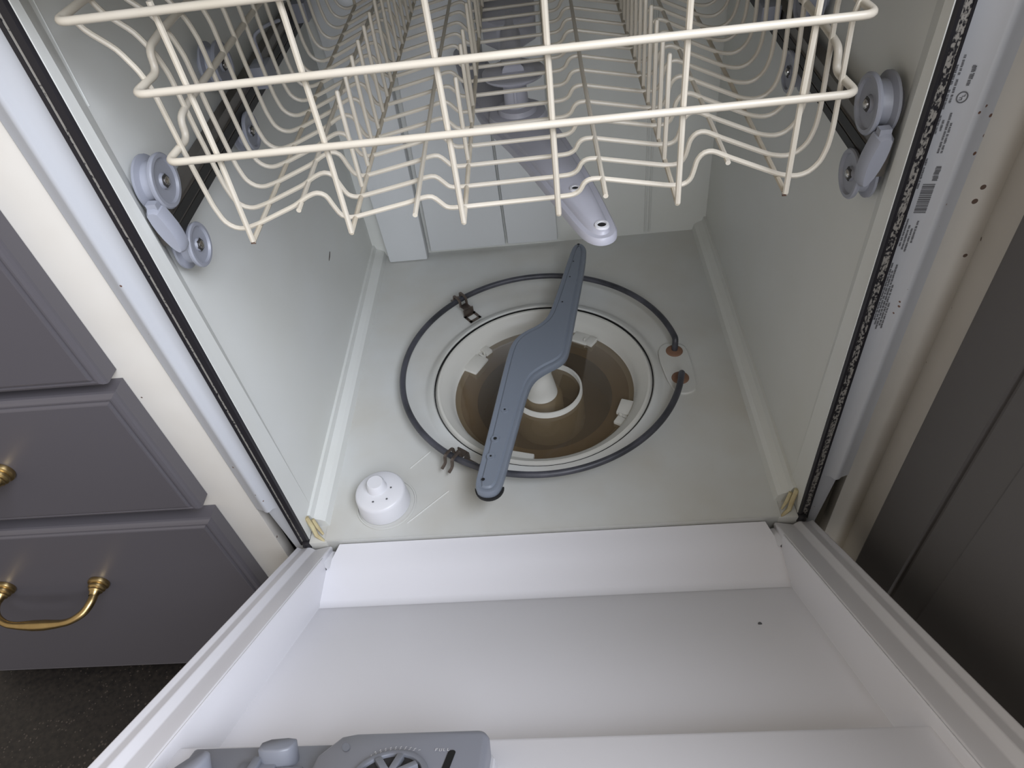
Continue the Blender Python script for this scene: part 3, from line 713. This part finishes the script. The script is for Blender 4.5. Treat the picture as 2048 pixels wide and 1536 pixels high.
# ================================================================ float cap and water
FC = thing('float_cap', 'white round float cap with small centre knob standing on the tub floor', 'float cap', (-0.1962, 0.0445, 0))
prof = [(0.0318, 0.0005), (0.0314, 0.003), (0.0303, 0.0215), (0.0294, 0.0245), (0.0275, 0.0260), (0.0150, 0.0280), (0.0, 0.0283)]
MB().lathe(prof, 48, (-0.1962, 0.0445, 0)).build('cap_dome', M_white, FC, smooth=True, angle=50)
MB().lathe([(0.0125, 0.0275), (0.0115, 0.0295), (0.0106, 0.0375), (0.0092, 0.0395), (0.0, 0.0398)], 28, (-0.1990, 0.0470, 0)).build('cap_knob', M_white, FC, smooth=True)
for x, y in ((-0.2010, 0.0270), (-0.1850, 0.0300), (-0.1820, 0.0460)):
    MB().lathe([(0, .0284), (.0013, .0284)], 8, (x, y, 0)).build('vent_hole', M_ink, FC)
mb = MB().lathe([(0.0345, 0.0004), (0.0350, 0.0014), (0.0365, 0.0014), (0.0370, 0.0002)], 48, (-0.1935, 0.0430, 0)).build('float_seat', M_floor_t, DW, smooth=True)
for a_, b_ in (((-0.170, 0.094), (-0.146, 0.119)), ((-0.165, 0.013), (-0.118, 0.056))):
    MB().tube([(*a_, 0.0002), (*b_, 0.0002)], 0.0009, 6).build('floor_rib', M_floor_t, DW, smooth=True)
WA = MB().lathe([(0.0, -0.0235), (0.060, -0.0235), (0.1258, -0.0235)], 64, (SX, SY, 0)).build('sump_water', M_water)
WA['kind'] = 'stuff'; tag(WA, 'murky brown water standing in the round sump', 'water')

# ================================================================ drawer cabinet on the left
CB = thing('drawer_cabinet', 'dark grey drawer cabinet with brass pulls and a cream stile', 'cabinet', (-0.62, 0.27, FLOOR_Z))
XE = -0.3665
MB().box(-0.400, -0.3240, 0.004, 0.022, FLOOR_Z+.03, COUNTER_Z-.04).build('cabinet_stile', M_cream, CB, bevel=.001)
m_ = MB(); m_.box(-0.95, -0.3265, 0.022, 0.60, FLOOR_Z+.03, COUNTER_Z-.04); m_.box(-0.93, -0.340, 0.075, 0.60, FLOOR_Z, FLOOR_Z+.03)
m_.build('cabinet_body', M_steel_gapshade, CB)  # body coloured near black to paint the shade between drawer fronts
def front(z0, z1, parent):
    x0, x1, yf = -0.90, XE, -0.0195
    def rect(d, y): return [(x0+d, y, z0+d), (x1-d, y, z0+d), (x1-d, y, z1-d), (x0+d, y, z1-d)]
    lv = [(0, 0.0035), (0, -0.0125), (0.0006, -0.0148), (0.0022, -0.0170), (0.0045, -0.0182), (0.0060, -0.0184), (0.0068, -0.0168), (0.0082, -0.0168), (0.0096, -0.0192), (0.0110, -0.0196)]
    vs = []; fs = [(3, 2, 1, 0)]
    for d, y in lv: vs += rect(d, y)
    for L in range(len(lv)-1):
        for i in range(4): fs.append((4*L+i, 4*L+(i+1) % 4, 4*L+4+(i+1) % 4, 4*L+4+i))
    fs.append(tuple(4*(len(lv)-1)+i for i in range(4)))
    return MB().add(vs, fs).build('drawer_front', M_draw, parent)
def pull(xr, zc, parent):
    xl = xr - 0.124; xm = (xl+xr)/2; m_ = MB()
    for x in (xl, xr):
        m_.lathe([(0.0, -0.0198), (0.0120, -0.0198), (0.0128, -0.0225), (0.0122, -0.0245), (0.0098, -0.0258), (0.0104, -0.0275), (0.0100, -0.0295), (0.0078, -0.0310), (0.0082, -0.0330), (0.0060, -0.0350), (0.0052, -0.040)], 24, (x, 0, zc), 'y')
    p = [(xl, -0.034, zc), (xl, -0.046, zc-.001), (xl+.006, -0.058, zc-.004), (xl+.019, -0.066, zc-.007), (xl+.033, -0.0685, zc-.009), (xm-.008, -0.069, zc-.010), (xm+.008, -0.069, zc-.010), (xr-.033, -0.0685, zc-.009), (xr-.019, -0.066, zc-.007), (xr-.006, -0.058, zc-.004), (xr, -0.046, zc-.001), (xr, -0.034, zc)]
    rr = [.0050, .0050, .0048, .0042, .0044, .0064, .0064, .0044, .0042, .0048, .0050, .0050]
    # smooth the path
    q = []; rq = []
    for i in range(len(p)-1):
        for k in range(4):
            t = k/4
            p0, p1, p2, p3 = [Vector(p[max(0, min(len(p)-1, j))]) for j in (i-1, i, i+1, i+2)]
            q.append(0.5*((2*p1) + (p2-p0)*t + (2*p0-5*p1+4*p2-p3)*t*t + (3*p1-p0-3*p2+p3)*t**3)); rq.append(rr[i]*(1-t)+rr[i+1]*t)
    q.append(Vector(p[-1])); rq.append(rr[-1])
    m_.tube(q, rq, 14)
    ho = m_.build('handle', M_brass, parent, smooth=True); ho['label'] = 'brass drawer pull'; return ho
for z0, z1, hz in ((0.2900, 0.480, 0.40), (0.0950, 0.2790, 0.186), (-0.3000, 0.0740, -0.040)):
    dr = front(z0, z1, CB)
    pull(-0.557 if hz < 0.1 else -0.533, hz, dr)
dr = front(0.491, COUNTER_Z-.045, CB)

# ================================================================ cabinet run that turns the corner on the right
CR = thing('corner_cabinet', 'dark grey cabinet with panelled door beside the cream corner post', 'cabinet', (0.66, -0.7, FLOOR_Z))
MB().box(0.3330, 0.3650, 0.020, 0.036, FLOOR_Z+.03, COUNTER_Z-.04).build('cabinet_stile', M_cream, CR, bevel=.001)
m_ = MB(); poly = [(0.3655, 0.040), (0.3640, 0.024), (0.3600, 0.012), (0.3600, -0.050), (0.375, -0.050), (0.375, 0.040)]
m_.prism(poly, FLOOR_Z+.03, COUNTER_Z-.04, lambda u, v, w_: (u, v, w_)).build('corner_post', M_cream, CR, smooth=True, angle=50)
m_ = MB(); m_.box(0.3655, 0.95, -1.60, -0.030, FLOOR_Z+.03, COUNTER_Z-.04); m_.box(0.42, .95, -1.60, -.03, FLOOR_Z, FLOOR_Z+.03); m_.box(.376, .95, -.03, .60, FLOOR_Z+.03, COUNTER_Z-.04)
m_.build('cabinet_body', M_cream, CR)
def side_door(y0, y1, z0, z1, parent):
    xs = 0.3480
    def rect(d, x): return [(x, y0+d, z0+d), (x, y1-d, z0+d), (x, y1-d, z1-d), (x, y0+d, z1-d)]
    lv = [(0, 0.3655), (0, 0.3515), (0.002, 0.3485), (0.004, 0.3480), (0.0655, 0.3480), (0.0665, 0.3530), (0.0700, 0.3535), (0.0720, 0.3500), (.110, .3492), (.112, .3486)]
    vs = []; fs = [(0, 1, 2, 3)]
    for d, x in lv: vs += rect(d, x)
    for L in range(len(lv)-1):
        for i in range(4): fs.append((4*L+i, 4*L+(i+1) % 4, 4*L+4+(i+1) % 4, 4*L+4+i))
    fs.append(tuple(4*(len(lv)-1)+i for i in range(4)))
    return MB().add(vs, fs).build('cabinet_door', M_side, parent)
side_door(-0.560, -0.0290, -0.300, COUNTER_Z-.05, CR)
side_door(-1.095, -0.564, -0.300, COUNTER_Z-.05, CR)

# ================================================================ worktops
tag(MB().box(-0.98, 0.960, -0.045, 0.655, COUNTER_Z-.035, COUNTER_Z).build('worktop', M_counter, bevel=.004), 'grey laminate worktop over the drawers and dishwasher', 'worktop')
tag(MB().box(0.330, 0.960, -1.62, -0.047, COUNTER_Z-.035, COUNTER_Z).build('worktop', M_counter, bevel=.004), 'grey laminate worktop on the side cabinet run', 'worktop')
